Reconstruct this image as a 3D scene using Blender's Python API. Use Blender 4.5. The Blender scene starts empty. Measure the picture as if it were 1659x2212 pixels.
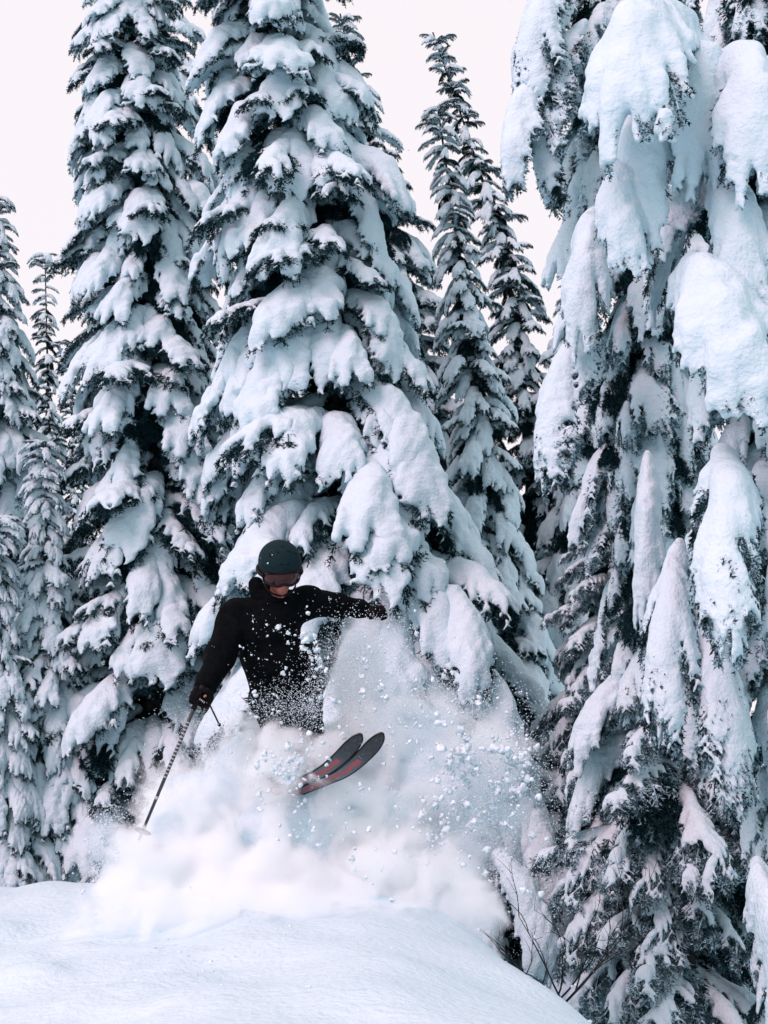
import bpy, math, random
import numpy as np
from mathutils import Vector, Matrix, Euler

S = bpy.context.scene
COL = S.collection
PI = math.pi

# ------------------------------------------------------------------ camera
CAM_Z = 1.7
PITCH = math.radians(10.0)
F = 2670.0                       # focal length in units of a 1659 x 2212 frame
cd = bpy.data.cameras.new('camera')
cam = bpy.data.objects.new('camera', cd)
COL.objects.link(cam)
cam.location = (0, 0, CAM_Z)
cam.rotation_euler = (PI / 2 + PITCH, 0, 0)
cd.sensor_fit = 'VERTICAL'
cd.sensor_height = 24.0
cd.lens = 24.0 * F / 2212.0
cd.clip_start = 0.05
cd.clip_end = 3000
S.camera = cam
S.render.resolution_x, S.render.resolution_y = 768, 1024

# ------------------------------------------------------------------ sky and sun
SUN_EL, SUN_AZ = math.radians(40), math.radians(-42)      # azimuth measured from behind the camera, minus = left
w = bpy.data.worlds.new('World')
S.world = w
w.use_nodes = True
nt = w.node_tree
nt.nodes.clear()
out = nt.nodes.new('ShaderNodeOutputWorld')
bg = nt.nodes.new('ShaderNodeBackground')
sky = nt.nodes.new('ShaderNodeTexSky')
sky.sky_type = 'NISHITA'
sky.sun_disc = False
sky.sun_elevation = SUN_EL
sky.sun_rotation = PI + SUN_AZ
sky.altitude = 1800
bg.inputs['Strength'].default_value = 0.1
# a closed, even cloud deck over the clear sky
mx = nt.nodes.new('ShaderNodeMixRGB')
mx.inputs[0].default_value = 0.95
mx.inputs[2].default_value = (9.7, 9.15, 9.55, 1)
nt.links.new(sky.outputs[0], mx.inputs[1])
nt.links.new(mx.outputs[0], bg.inputs['Color'])
nt.links.new(bg.outputs[0], out.inputs[0])

sl = bpy.data.lights.new('sun', 'SUN')
sl.energy = 3.0
sl.angle = math.radians(34)
sl.color = (1.0, 0.53, 0.57)
sun = bpy.data.objects.new('sun', sl)
COL.objects.link(sun)
# direction towards the sun: behind the camera, to the left
sd = Vector((math.sin(SUN_AZ) * math.cos(SUN_EL), -math.cos(SUN_AZ) * math.cos(SUN_EL), math.sin(SUN_EL)))
sun.rotation_euler = sd.to_track_quat('Z', 'Y').to_euler()

S.view_settings.view_transform = 'Standard'
S.view_settings.look = 'None'
S.view_settings.gamma = 1
S.view_settings.exposure = 0.06
S.view_settings.use_curve_mapping = False

S.render.engine = 'CYCLES'
cy = S.cycles
cy.use_denoising = True
cy.max_bounces = 14
cy.diffuse_bounces = 3
cy.glossy_bounces = 2
cy.transmission_bounces = 2
cy.volume_bounces = 12
cy.transparent_max_bounces = 8
cy.volume_step_rate = 1.0
cy.use_adaptive_sampling = True
cy.adaptive_threshold = 0.02


# ------------------------------------------------------------------ helpers
def W(px, py, Y):
    """a point of the place: where the line of sight through a picture point meets depth Y"""
    u = (px - 829.5) / F
    v = (1106 - py) / F
    dy = math.cos(PITCH) - v * math.sin(PITCH)
    dz = math.sin(PITCH) + v * math.cos(PITCH)
    k = Y / dy
    return Vector((u * k, Y, CAM_Z + dz * k))


def tag(o, label=None, cat=None, group=None, kind=None):
    if label: o['label'] = label
    if cat: o['category'] = cat
    if group: o['group'] = group
    if kind: o['kind'] = kind
    return o


def empty(name, loc):
    o = bpy.data.objects.new(name, None)
    o.empty_display_size = 0.2
    COL.objects.link(o)
    o.location = loc
    return o


def link(name, me, parent=None, loc=(0, 0, 0)):
    o = bpy.data.objects.new(name, me)
    COL.objects.link(o)
    o.location = loc
    if parent: o.parent = parent
    return o


def mesh_np(name, V, Fc, mat=None, smooth=True):
    """V (n,3), Fc (m,k) -> mesh"""
    V = np.asarray(V, np.float32)
    Fc = np.asarray(Fc, np.int32)
    me = bpy.data.meshes.new(name)
    me.vertices.add(len(V))
    me.vertices.foreach_set('co', V.ravel())
    m, k = Fc.shape
    me.loops.add(m * k)
    me.loops.foreach_set('vertex_index', Fc.ravel())
    me.polygons.add(m)
    me.polygons.foreach_set('loop_start', np.arange(0, m * k, k, dtype=np.int32))
    me.update(calc_edges=True)
    if smooth:
        me.polygons.foreach_set('use_smooth', np.ones(m, bool))
    if mat: me.materials.append(mat)
    me.validate()
    return me


def snoise(P, seed, freq=1.0, n=14):
    r = np.random.RandomState(seed)
    out = np.zeros(len(P))
    for i in range(n):
        k = r.normal(size=3)
        k = k / np.linalg.norm(k) * freq * r.uniform(0.6, 1.6)
        out += np.sin(P @ k + r.uniform(0, 6.28))
    return out / math.sqrt(n / 2)


def surface_nets(Fd, iso, origin, h):
    s = Fd > iso
    c = [Fd[i:Fd.shape[0] - 1 + i, j:Fd.shape[1] - 1 + j, k:Fd.shape[2] - 1 + k]
         for i in (0, 1) for j in (0, 1) for k in (0, 1)]
    cs = np.stack(c)
    b = cs > iso
    mask = b.any(0) & ~b.all(0)
    idx = -np.ones(mask.shape, np.int64)
    cells = np.argwhere(mask)
    idx[mask] = np.arange(len(cells))
    vals = cs[:, mask]
    corners = np.array([(i, j, k) for i in (0, 1) for j in (0, 1) for k in (0, 1)], float)
    acc = np.zeros((len(cells), 3)); cnt = np.zeros(len(cells))
    for a in range(8):
        for d in (1, 2, 4):
            if a & d: continue
            bb = a | d
            va, vb = vals[a], vals[bb]
            cr = (va > iso) != (vb > iso)
            den = np.where(cr, vb - va, 1.0)
            t = np.where(cr, (iso - va) / den, 0)
            p = corners[a] + (corners[bb] - corners[a]) * t[:, None]
            acc += np.where(cr[:, None], p, 0)
            cnt += cr
    V = (cells + acc / cnt[:, None]) * h + origin
    quads = []
    # x edges
    for ax in range(3):
        n0 = [slice(None)] * 3; n1 = [slice(None)] * 3
        n0[ax] = slice(0, -1); n1[ax] = slice(1, None)
        e = s[tuple(n0)] != s[tuple(n1)]
        o1, o2 = [(1, 2), (2, 0), (0, 1)][ax]
        ed = np.argwhere(e)
        ok = (ed[:, o1] > 0) & (ed[:, o2] > 0) & (ed[:, o1] < s.shape[o1] - 1) & (ed[:, o2] < s.shape[o2] - 1)
        ed = ed[ok]
        inside = s[ed[:, 0], ed[:, 1], ed[:, 2]]
        q = []
        for d1, d2 in ((-1, -1), (0, -1), (0, 0), (-1, 0)):
            cc = ed.copy(); cc[:, o1] += d1; cc[:, o2] += d2
            q.append(idx[cc[:, 0], cc[:, 1], cc[:, 2]])
        q = np.stack(q, 1)
        q[~inside] = q[~inside][:, ::-1]
        quads.append(q)
    Q = np.concatenate(quads)
    Q = Q[(Q >= 0).all(1)]
    return V, Q


def blob_mesh(name, caps, h, mat, iso=0.30, spread=1.75, flat=1.0, bump=None, smooth=1, parent=None):
    """caps: (p0, r0, p1, r1) -> one continuous blended surface"""
    P0 = np.array([c[0] for c in caps], float); R0 = np.array([c[1] for c in caps])
    P1 = np.array([c[2] for c in caps], float); R1 = np.array([c[3] for c in caps])
    Rm = np.maximum(R0, R1).max() * spread
    lo = np.minimum(P0, P1).min(0) - Rm - 2 * h
    hi = np.maximum(P0, P1).max(0) + Rm + 2 * h
    n = np.ceil((hi - lo) / h).astype(int) + 1
    Fd = np.zeros(n, np.float32)
    for p0, r0, p1, r1 in zip(P0, R0, P1, R1):
        R = max(r0, r1) * spread
        a = np.maximum(((np.minimum(p0, p1) - R - lo) / h).astype(int), 0)
        bq = np.minimum(((np.maximum(p0, p1) + R - lo) / h).astype(int) + 2, n)
        X = (lo[0] + h * np.arange(a[0], bq[0]))[:, None, None] - p0[0]
        Y = (lo[1] + h * np.arange(a[1], bq[1]))[None, :, None] - p0[1]
        Z = (lo[2] + h * np.arange(a[2], bq[2]))[None, None, :] - p0[2]
        d = p1 - p0
        dd = max(float(d @ d), 1e-9)
        t = np.clip((X * d[0] + Y * d[1] + Z * d[2]) / dd, 0, 1)
        r = (r0 + (r1 - r0) * t) * spread
        dist2 = (X - t * d[0]) ** 2 + (Y - t * d[1]) ** 2 + ((Z - t * d[2]) / flat) ** 2
        f = np.maximum(0, 1 - dist2 / (r * r)) ** 2
        Fd[a[0]:bq[0], a[1]:bq[1], a[2]:bq[2]] += f
    V, Q = surface_nets(Fd, iso, lo, h)
    if smooth:
        for _ in range(smooth):
            acc = np.zeros_like(V); cnt = np.zeros(len(V))
            for a in range(4):
                for b in ((a + 1) % 4, (a + 3) % 4):
                    np.add.at(acc, Q[:, a], V[Q[:, b]])
                    np.add.at(cnt, Q[:, a], 1)
            V = V * 0.4 + 0.6 * acc / np.maximum(cnt, 1)[:, None]
    if bump:
        V = bump(V)
    return mesh_np(name, V, Q, mat)


def tube_arrays(pts, rads, n=6, cap=True):
    pts = [np.array(p, float) for p in pts]
    V = []; Fq = []
    up = np.array((0.13, 0.21, 0.97))
    for i, p in enumerate(pts):
        d = pts[min(i + 1, len(pts) - 1)] - pts[max(i - 1, 0)]
        d = d / (np.linalg.norm(d) + 1e-9)
        a = np.cross(d, up)
        if np.linalg.norm(a) < 0.1: a = np.cross(d, (1, 0, 0))
        a /= np.linalg.norm(a); b = np.cross(d, a)
        for k in range(n):
            th = 2 * PI * k / n
            V.append(p + rads[i] * (a * math.cos(th) + b * math.sin(th)))
    for i in range(len(pts) - 1):
        for k in range(n):
            k2 = (k + 1) % n
            Fq.append((i * n + k, i * n + k2, (i + 1) * n + k2, (i + 1) * n + k))
    if cap:
        for i, rev in ((0, True), (len(pts) - 1, False)):
            c = len(V); V.append(pts[i])
            for k in range(n):
                k2 = (k + 1) % n
                Fq.append((i * n + k, i * n + k2, c, c) if not rev else (i * n + k2, i * n + k, c, c))
    return V, Fq


def faces_mesh(name, V, Fl, mat, smooth=True):
    me = bpy.data.meshes.new(name)
    Fl = [tuple(dict.fromkeys(f)) for f in Fl]
    me.from_pydata([tuple(v) for v in V], [], Fl)
    me.update()
    if smooth: me.polygons.foreach_set('use_smooth', np.ones(len(me.polygons), bool))
    if mat: me.materials.append(mat)
    return me


def tubes_mesh(name, tubes, mat, n=6):
    V = []; Fl = []
    for pts, rads in tubes:
        v, f = tube_arrays(pts, rads, n)
        o = len(V); V += v
        Fl += [tuple(i + o for i in q) for q in f]
    return faces_mesh(name, V, Fl, mat)


# ------------------------------------------------------------------ materials
def mat_new(name):
    m = bpy.data.materials.new(name)
    m.use_nodes = True
    t = m.node_tree
    b = t.nodes['Principled BSDF']
    return m, t, b


def N(t, typ, **kw):
    n = t.nodes.new(typ)
    for k, v in kw.items(): setattr(n, k, v)
    return n


def snow_mat(name, col, scale, bump, fine=40.0):
    m, t, b = mat_new(name)
    tc = N(t, 'ShaderNodeTexCoord')
    n1 = N(t, 'ShaderNodeTexNoise'); n1.inputs['Scale'].default_value = scale; n1.inputs['Detail'].default_value = 6
    n2 = N(t, 'ShaderNodeTexNoise'); n2.inputs['Scale'].default_value = fine; n2.inputs['Detail'].default_value = 3
    t.links.new(tc.outputs['Object'], n1.inputs['Vector']); t.links.new(tc.outputs['Object'], n2.inputs['Vector'])
    ad = N(t, 'ShaderNodeMath', operation='MULTIPLY_ADD'); ad.inputs[1].default_value = 0.25
    t.links.new(n2.outputs[0], ad.inputs[0]); t.links.new(n1.outputs[0], ad.inputs[2])
    bp = N(t, 'ShaderNodeBump'); bp.inputs['Strength'].default_value = bump; bp.inputs['Distance'].default_value = 0.05
    t.links.new(ad.outputs[0], bp.inputs['Height']); t.links.new(bp.outputs[0], b.inputs['Normal'])
    cr = N(t, 'ShaderNodeValToRGB')
    cr.color_ramp.elements[0].position = 0.3; cr.color_ramp.elements[0].color = (col[0] * 0.95, col[1] * 0.97, col[2] * 0.985, 1)
    cr.color_ramp.elements[1].position = 0.7; cr.color_ramp.elements[1].color = (*col, 1)
    t.links.new(n1.outputs[0], cr.inputs[0]); t.links.new(cr.outputs[0], b.inputs['Base Color'])
    b.inputs['Roughness'].default_value = 0.75
    b.inputs['Specular IOR Level'].default_value = 0.15
    return m


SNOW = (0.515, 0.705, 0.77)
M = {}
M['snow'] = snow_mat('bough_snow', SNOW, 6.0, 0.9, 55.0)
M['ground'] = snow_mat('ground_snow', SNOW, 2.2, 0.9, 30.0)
M['clod'] = snow_mat('lit_crumbled_snow', (0.60, 0.765, 0.82), 3.0, 0.5)  # the same snow with a brighter, more lit look put into the colour


def needle_mat(name, frost):
    m, t, b = mat_new(name)
    geo = N(t, 'ShaderNodeNewGeometry')
    tc = N(t, 'ShaderNodeTexCoord')
    n1 = N(t, 'ShaderNodeTexNoise'); n1.inputs['Scale'].default_value = 9.0; n1.inputs['Detail'].default_value = 4
    t.links.new(tc.outputs['Object'], n1.inputs['Vector'])
    cr = N(t, 'ShaderNodeValToRGB')
    cr.color_ramp.elements[0].position = 0.58 - 0.25 * frost; cr.color_ramp.elements[0].color = (0, 0, 0, 1)
    cr.color_ramp.elements[1].position = 0.70 - 0.2 * frost; cr.color_ramp.elements[1].color = (1, 1, 1, 1)
    t.links.new(n1.outputs[0], cr.inputs[0])
    mxc = N(t, 'ShaderNodeMixRGB')
    ob = N(t, 'ShaderNodeMixRGB')
    ob.inputs[1].default_value = (0.003, 0.016, 0.021, 1); ob.inputs[2].default_value = (0.010, 0.040, 0.048, 1)
    t.links.new(geo.outputs['Random Per Island'], ob.inputs[0])
    mul = N(t, 'ShaderNodeMath', operation='MULTIPLY'); mul.inputs[1].default_value = max(0, 0.6 + 0.4 * frost)
    isl = N(t, 'ShaderNodeMath', operation='GREATER_THAN'); isl.inputs[1].default_value = 0.62 - 0.3 * frost
    rnd = N(t, 'ShaderNodeMath', operation='FRACT'); rm = N(t, 'ShaderNodeMath', operation='MULTIPLY'); rm.inputs[1].default_value = 7.31
    t.links.new(geo.outputs['Random Per Island'], rm.inputs[0]); t.links.new(rm.outputs[0], rnd.inputs[0]); t.links.new(rnd.outputs[0], isl.inputs[0])
    i2 = N(t, 'ShaderNodeMath', operation='MULTIPLY_ADD'); i2.inputs[1].default_value = 0.85; i2.inputs[2].default_value = 0.08
    t.links.new(isl.outputs[0], i2.inputs[0])
    m0 = N(t, 'ShaderNodeMath', operation='MULTIPLY'); t.links.new(cr.outputs[0], m0.inputs[0]); t.links.new(i2.outputs[0], m0.inputs[1])
    t.links.new(m0.outputs[0], mul.inputs[0])
    t.links.new(mul.outputs[0], mxc.inputs[0])
    t.links.new(ob.outputs[0], mxc.inputs[1]); mxc.inputs[2].default_value = (0.38, 0.63, 0.72, 1)
    t.links.new(mxc.outputs[0], b.inputs['Base Color'])
    b.inputs['Roughness'].default_value = 0.9
    b.inputs['Specular IOR Level'].default_value = 0.05
    return m


M['needle'] = needle_mat('fir_needles', 0.15)
M['needle_frost'] = needle_mat('frosted_fir_needles', 0.75)
M['needle_dark'] = needle_mat('sheltered_fir_needles', -0.3)


def plain(name, col, rough=0.6, spec=0.3, nscale=0, bump=0, var=0.0, metal=0):
    m, t, b = mat_new(name)
    b.inputs['Base Color'].default_value = (*col, 1)
    b.inputs['Roughness'].default_value = rough
    b.inputs['Specular IOR Level'].default_value = spec
    b.inputs['Metallic'].default_value = metal
    if nscale:
        tc = N(t, 'ShaderNodeTexCoord')
        n1 = N(t, 'ShaderNodeTexNoise'); n1.inputs['Scale'].default_value = nscale; n1.inputs['Detail'].default_value = 5
        t.links.new(tc.outputs['Object'], n1.inputs['Vector'])
        if bump:
            bp = N(t, 'ShaderNodeBump'); bp.inputs['Strength'].default_value = bump; bp.inputs['Distance'].default_value = 0.02
            t.links.new(n1.outputs[0], bp.inputs['Height']); t.links.new(bp.outputs[0], b.inputs['Normal'])
        cr = N(t, 'ShaderNodeValToRGB')
        cr.color_ramp.elements[0].position = 0.35; cr.color_ramp.elements[0].color = (*[c * (1 - var) for c in col], 1)
        cr.color_ramp.elements[1].position = 0.65; cr.color_ramp.elements[1].color = (*[min(1, c * (1 + var)) for c in col], 1)
        t.links.new(n1.outputs[0], cr.inputs[0]); t.links.new(cr.outputs[0], b.inputs['Base Color'])
    return m


M['bark'] = plain('bark', (0.035, 0.04, 0.042), 0.9, 0.1, 14, 0.8, 0.5)
M['cloth'] = plain('black_shell_cloth', (0.0012, 0.0026, 0.0036), 0.9, 0.06, 30, 0.3, 0.4)
M['trousers'] = plain('dark_trouser_cloth', (0.005, 0.009, 0.013), 0.9, 0.06, 30, 0.3, 0.4)
M['helmet'] = plain('matt_helmet', (0.0035, 0.018, 0.022), 0.75, 0.10, 60, 0.05, 0.1)
M['vent'] = plain('helmet_vent', (0.003, 0.004, 0.005), 0.8, 0.1)
M['lens'] = plain('goggle_lens', (0.028, 0.006, 0.006), 0.18, 0.35, 12, 0, 0.5)
M['frame'] = plain('goggle_frame', (0.004, 0.004, 0.005), 0.6, 0.15)
M['skin'] = plain('skin', (0.20, 0.075, 0.055), 0.5, 0.3, 25, 0.05, 0.1)
M['lip'] = plain('lips', (0.17, 0.045, 0.04), 0.5, 0.3)
M['white'] = plain('white_print', (0.75, 0.75, 0.78), 0.5, 0.3)
M['glove'] = plain('glove_leather', (0.003, 0.003, 0.004), 0.8, 0.1, 40, 0.3, 0.4)
M['brass'] = plain('glove_badge', (0.30, 0.14, 0.09), 0.4, 0.4)
M['pole'] = plain('pole_shaft', (0.02, 0.03, 0.035), 0.35, 0.5)
M['polemark'] = plain('pole_marking', (0.35, 0.42, 0.45), 0.5, 0.3)


# ------------------------------------------------------------------ terrain
XS = np.array([-40, -12, -3.3, -1.6, -0.4, 0.2, 0.5, 1.0, 1.5, 2.5, 6, 40.])
YR = np.array([22, 15, 11.0, 9.6, 9.0, 8.6, 7.9, 6.1, 4.6, 3.0, 1.0, -3.])
ZR = np.array([0.8, 0.65, 0.62, 0.76, 0.92, 0.91, 0.78, 0.57, 0.25, -0.2, -1.4, -2.0])


def sm_interp(x, xs, ys):
    o = 0
    for d in (-0.3, -0.15, 0, 0.15, 0.3): o = o + np.interp(x + d, xs, ys)
    return o / 5


def terrain(x, y):
    yr = sm_interp(x, XS, YR); zr = sm_interp(x, XS, ZR)
    s = y - yr
    k = 0.55
    sp = k * np.logaddexp(0, s / k)                # softplus: how far beyond the crest
    drop = 0.85 * sp
    drop = 3.0 * np.tanh(drop / 3.0)
    near = np.clip(-s, 0, 12)
    z = zr - 0.02 * near - 0.012 * near ** 1.5 * (x > -99) - drop
    far = np.clip(y - 30, 0, 400)
    z = z + far * 0.015
    P = np.stack([x.ravel(), y.ravel(), np.zeros(x.size)], 1)
    z = z + 0.030 * snoise(P, 3, 1.6).reshape(x.shape) + 0.012 * snoise(P, 5, 5.0).reshape(x.shape)
    # soft tracked lumps lower left
    m = 1 / (1 + np.exp((x + 0.8) * 3)) / (1 + np.exp((y - 7.4) * 2.5))
    z = z + 0.008 * snoise(P, 12, 9.0).reshape(x.shape) * (y < 12) + m * 0.03 * np.maximum(0, snoise(P, 8, 9.0).reshape(x.shape)) + m * 0.008 * snoise(P, 9, 22.0).reshape(x.shape)
    return z


def tz(x, y): return float(terrain(np.array([[float(x)]]), np.array([[float(y)]]))[0, 0])


gx = np.concatenate([-np.geomspace(300, 7, 40), np.arange(-6.9, 6.9, 0.05), np.geomspace(7, 300, 40)])
gy = np.concatenate([-np.geomspace(60, 1, 20), np.arange(-0.9, 13, 0.05), np.geomspace(13.1, 900, 90)])
GX, GY = np.meshgrid(gx, gy, indexing='ij')
GZ = terrain(GX, GY)
V = np.stack([GX.ravel(), GY.ravel(), GZ.ravel()], 1)
nx, ny = GX.shape
ii = np.arange(nx * ny).reshape(nx, ny)
Q = np.stack([ii[:-1, :-1], ii[1:, :-1], ii[1:, 1:], ii[:-1, 1:]], -1).reshape(-1, 4)
tag(link('snow_ground', mesh_np('snow_ground', V, Q, M['ground'])), kind='structure',
    label='smooth powder snow slope rolling over to the right')


# ------------------------------------------------------------------ bough prototypes
def rot_to(v, axis, ang):
    v = np.asarray(v, float); axis = axis / np.linalg.norm(axis)
    return v * math.cos(ang) + np.cross(axis, v) * math.sin(ang) + axis * (axis @ v) * (1 - math.cos(ang))


def unit(v): return v / (np.linalg.norm(v) + 1e-9)


def make_bough(seed, a0, a1, width, nside, nl, sub, rs, hgrid, needle, snow=True, nn=9, lateral_droop=0.6, tipbare=0.12,
               snow_cover=1.0, hang=0.0, peak=0.62, st=0.075, poke=0.0, frost=.45, ph0=68, ph1=26, bw=1.0, cone=False):
    """one bough of unit length along +X, drooping; returns (needle mesh, snow mesh)"""
    r = np.random.RandomState(seed)
    n = 16
    pts = [np.zeros(3)]
    tans = []
    yaw = 0.0
    for i in range(n):
        t = i / (n - 1)
        a = math.radians(a0 + (a1 - a0) * t ** 1.15)
        yaw += r.normal() * 0.05
        d = np.array((math.cos(a) * math.cos(yaw), math.cos(a) * math.sin(yaw), math.sin(a)))
        tans.append(d)
        pts.append(pts[-1] + d / n)
    pts = np.array(pts[:-1]); tans = np.array(tans)
    segs = []      # (pts, rad) twigs
    caps = []
    Vn = []
    def blades(p, d, L, m, up=0.0):
        for _ in range(m):
            q = unit(d * r.uniform(0.35, 1.0) + r.normal(size=3) * 0.55 + np.array((0, 0, up)))
            s = unit(np.cross(q, r.normal(size=3))) * nl * r.uniform(0.13, 0.22) * bw
            l = nl * r.uniform(0.7, 1.2)
            o = p + d * r.uniform(-0.3, 0.3) * nl
            Vn.append(o - s); Vn.append(o + s); Vn.append(o + q * l)
    rs_sp = rs * 1.3
    for i in range(n - 1):
        t = i / (n - 1)
        up = np.array((0, 0, 1.0)); 
        lift = rs * 0.55
        rr = rs_sp * (0.55 + 0.6 * math.sin(PI * min(1, t * 0.9 + 0.1))) * r.uniform(0.85, 1.15)
        if t > 1 - tipbare * 0.6: continue
        caps.append((pts[i] + up * lift, rr, pts[i + 1] + up * lift, rr * r.uniform(0.9, 1.1)))
    segs.append((pts, [0.016 * (1 - 0.8 * i / n) for i in range(n)]))
    for sgn in (-1, 1):
        for k in range(nside):
            t = 0.10 + 0.88 * (k + r.uniform(-0.25, 0.25)) / (nside - 1)
            t = min(max(t, 0.06), 0.99)
            f = t * (n - 1); i = min(int(f), n - 2)
            p = pts[i] + (pts[i + 1] - pts[i]) * (f - i)
            T = tans[i]
            side = unit(np.cross(np.array((0, 0, 1.0)), T)) * sgn if abs(T[2]) < 0.999 else np.array((0, sgn, 0.))
            phi = math.radians(ph0 + (ph1 - ph0) * t + r.uniform(-8, 8))
            d = T * math.cos(phi) + side * math.sin(phi)
            prof = math.sin(PI * min(1.0, t / peak * 0.5)) if t < peak else 1.0 - 0.62 * ((t - peak) / (1 - peak)) ** 1.3
            if cone: prof = t / peak if t < peak else 1.0 - 0.45 * (t - peak) / (1 - peak)
            L = width * ((0.12 + 0.88 * prof) if cone else (0.25 + 0.75 * prof)) * r.uniform(0.75, 1.25)
            m = 7
            q = [p]; dd = d.copy()
            for j in range(m):
                dd = unit(dd + np.array((0, 0, -lateral_droop * (0.12 + 0.35 * j / m))))
                q.append(q[-1] + dd * L / m)
            q = np.array(q)
            segs.append((q, [0.008 * (1 - 0.7 * j / m) for j in range(m + 1)]))
            keep = r.uniform() < snow_cover
            for j in range(m):
                s = j / m
                if s > 1 - tipbare * 1.4 * r.uniform(0.6, 1.4) or not keep: continue
                rr = rs * (0.92 - 0.45 * s) * r.uniform(0.8, 1.2)
                lift = np.array((0, 0, rs * 0.5))
                caps.append((q[j] + lift, rr, q[j + 1] + lift, rr * 0.93))
            # sub twigs with needles
            for j in range(sub):
                s = (j + r.uniform(0, 1)) / sub
                s = 0.1 + 0.9 * s
                f2 = s * m; j2 = min(int(f2), m - 1)
                p2 = q[j2] + (q[j2 + 1] - q[j2]) * (f2 - j2)
                Td = unit(q[j2 + 1] - q[j2])
                sd2 = unit(np.cross(Td, (0, 0, 1.0)))
                for kind in (-1, 1, 0, 0) + ((2,) if r.uniform() < poke else ()):
                    if kind == 2: d2 = unit(Td * 0.5 + sd2 * r.normal() * 0.4 + np.array((0, 0, 0.9)))
                    elif kind: d2 = unit(Td * 0.8 + sd2 * kind * 0.8 + np.array((0, 0, -0.15)))
                    else: d2 = unit(Td * 0.55 + sd2 * r.normal() * 0.5 + np.array((0, 0, -0.75 - hang)))
                    L2 = st * r.uniform(0.7, 1.3) * (1.25 if kind == 0 else 2.0 if kind == 2 else 1) * (1 - 0.3 * s)
                    e = p2 + d2 * L2
                    for u in np.linspace(0.15, 1.0, 5):
                        blades(p2 + (e - p2) * u, d2, nl, max(1, nn // 4))
                    if snow and keep and kind in (-1, 1) and r.uniform() < frost and s < 0.99:
                        caps.append((p2 + np.array((0, 0, nl * .25)), rs * 0.34, e + np.array((0, 0, nl * .2)), rs * 0.24))
            blades(q[-1], unit(q[-1] - q[-2]), nl * 1.2, nn)
    Vn = np.array(Vn)
    Fn = np.arange(len(Vn)).reshape(-1, 3)
    # twigs as triangular tubes
    TV, TF = [], []
    for a, b in segs:
        v, f = tube_arrays(a, b, 3, cap=False)
        o = len(TV) + len(Vn)
        TV += v
        for qd in f: TF.append((qd[0] + o, qd[1] + o, qd[2] + o)); TF.append((qd[0] + o, qd[2] + o, qd[3] + o))
    me = mesh_np('bough', np.vstack([Vn, np.array(TV)]), np.vstack([Fn, np.array(TF)]), needle, smooth=False)
    sm = None
    if snow:
        def bump(Vv):
            d = rs * (0.22 * snoise(Vv, seed + 1, 9) + 0.13 * snoise(Vv, seed + 2, 24) + 0.06 * snoise(Vv, seed + 3, 55))
            return Vv + np.stack([d * 0.5, d * 0.5, d], 1)
        sm = blob_mesh('snow_cap', caps, hgrid, M['snow'], iso=0.42, bump=bump, smooth=2)
    return me, sm


PROTO = {}
def protos(key, count, **kw):
    PROTO[key] = [make_bough(seed=hash_key(key) + i * 7, **{k: (v(i) if callable(v) else v) for k, v in kw.items()}) for i in range(count)]


def hash_key(s): return sum(ord(c) * (i + 3) for i, c in enumerate(s)) % 9000


# drooping tents for the big firs
protos('tent', 10, a0=lambda i: -8 - 4 * (i % 6), a1=lambda i: -52 - 3 * i, width=lambda i: 0.46 + 0.04 * (i % 3), nside=11, nl=0.026, sub=6,
       rs=0.060, hgrid=0.0155, needle=M['needle'], lateral_droop=0.7, nn=9, tipbare=0.20, peak=lambda i: 0.68 + .04 * (i % 4), snow_cover=.92,
       ph0=52, ph1=20, cone=True)
# flatter, fringed sprays
protos('spray', 8, a0=lambda i: 10 - 5 * i, a1=lambda i: -26 - 5 * i, width=lambda i: 0.40, nside=10, nl=0.030, sub=7,
       rs=0.042, hgrid=0.0155, needle=M['needle'], lateral_droop=0.55, nn=9, tipbare=0.29, hang=0.4, snow_cover=.85, ph0=58, ph1=22, cone=True)
# long hanging curtains
protos('curtain', 7, a0=lambda i: -15 - 5 * i, a1=lambda i: -86, width=lambda i: 0.30 + 0.02 * i, nside=13, nl=0.019, sub=11,
       rs=0.033, hgrid=0.0115, needle=M['needle_frost'], lateral_droop=1.0, nn=13, tipbare=0.36, hang=0.5, snow_cover=0.78, st=.075, frost=.9,
       ph0=50, ph1=18, bw=1.5)
# heavy pillows for the nearest fir
protos('pillow', 6, a0=lambda i: 5 - 8 * i, a1=lambda i: -68 - 3 * i, width=lambda i: 0.46, nside=14, nl=0.015, sub=12,
       rs=0.050, hgrid=0.0105, needle=M['needle_frost'], lateral_droop=1.0, nn=13, tipbare=0.26, hang=0.3, snow_cover=.88, st=.05, frost=.9,
       ph0=55, ph1=22, cone=True, bw=1.5)
# thin shaded boughs with little snow
protos('thin', 5, a0=lambda i: 0 - 5 * i, a1=lambda i: -36 - 5 * i, width=lambda i: 0.30, nside=10, nl=0.026, sub=8,
       rs=0.026, hgrid=0.011, needle=M['needle_frost'], lateral_droop=0.95, nn=9, tipbare=0.4, hang=0.9, snow_cover=0.7)

# bare dark inner boughs, sheltered from the snow, added to block sky light
PROTO['inner'] = [make_bough(seed=4000 + i * 3, a0=-5 - 8 * i, a1=-45 - 7 * i, width=0.42, nside=10, nl=0.045, sub=7, rs=0.03, hgrid=0.02, needle=M['needle_dark'],
                             snow=False, nn=9, lateral_droop=0.8, hang=0.6, st=.11) for i in range(4)]


def add_bough(root, proto, loc, yaw, pitch, scale, sw=1.0, sz=1.0, roll=0.0):
    nm, sm = proto
    b = bpy.data.objects.new('bough', nm)
    COL.objects.link(b)
    b.parent = root
    b.location = Vector(loc) - root.location
    b.rotation_euler = (roll, pitch, yaw)
    b.scale = (scale, scale * sw, scale * sz)
    if sm:
        s = bpy.data.objects.new('snow_cap', sm)
        COL.objects.link(s)
        s.parent = b
    return b


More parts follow.
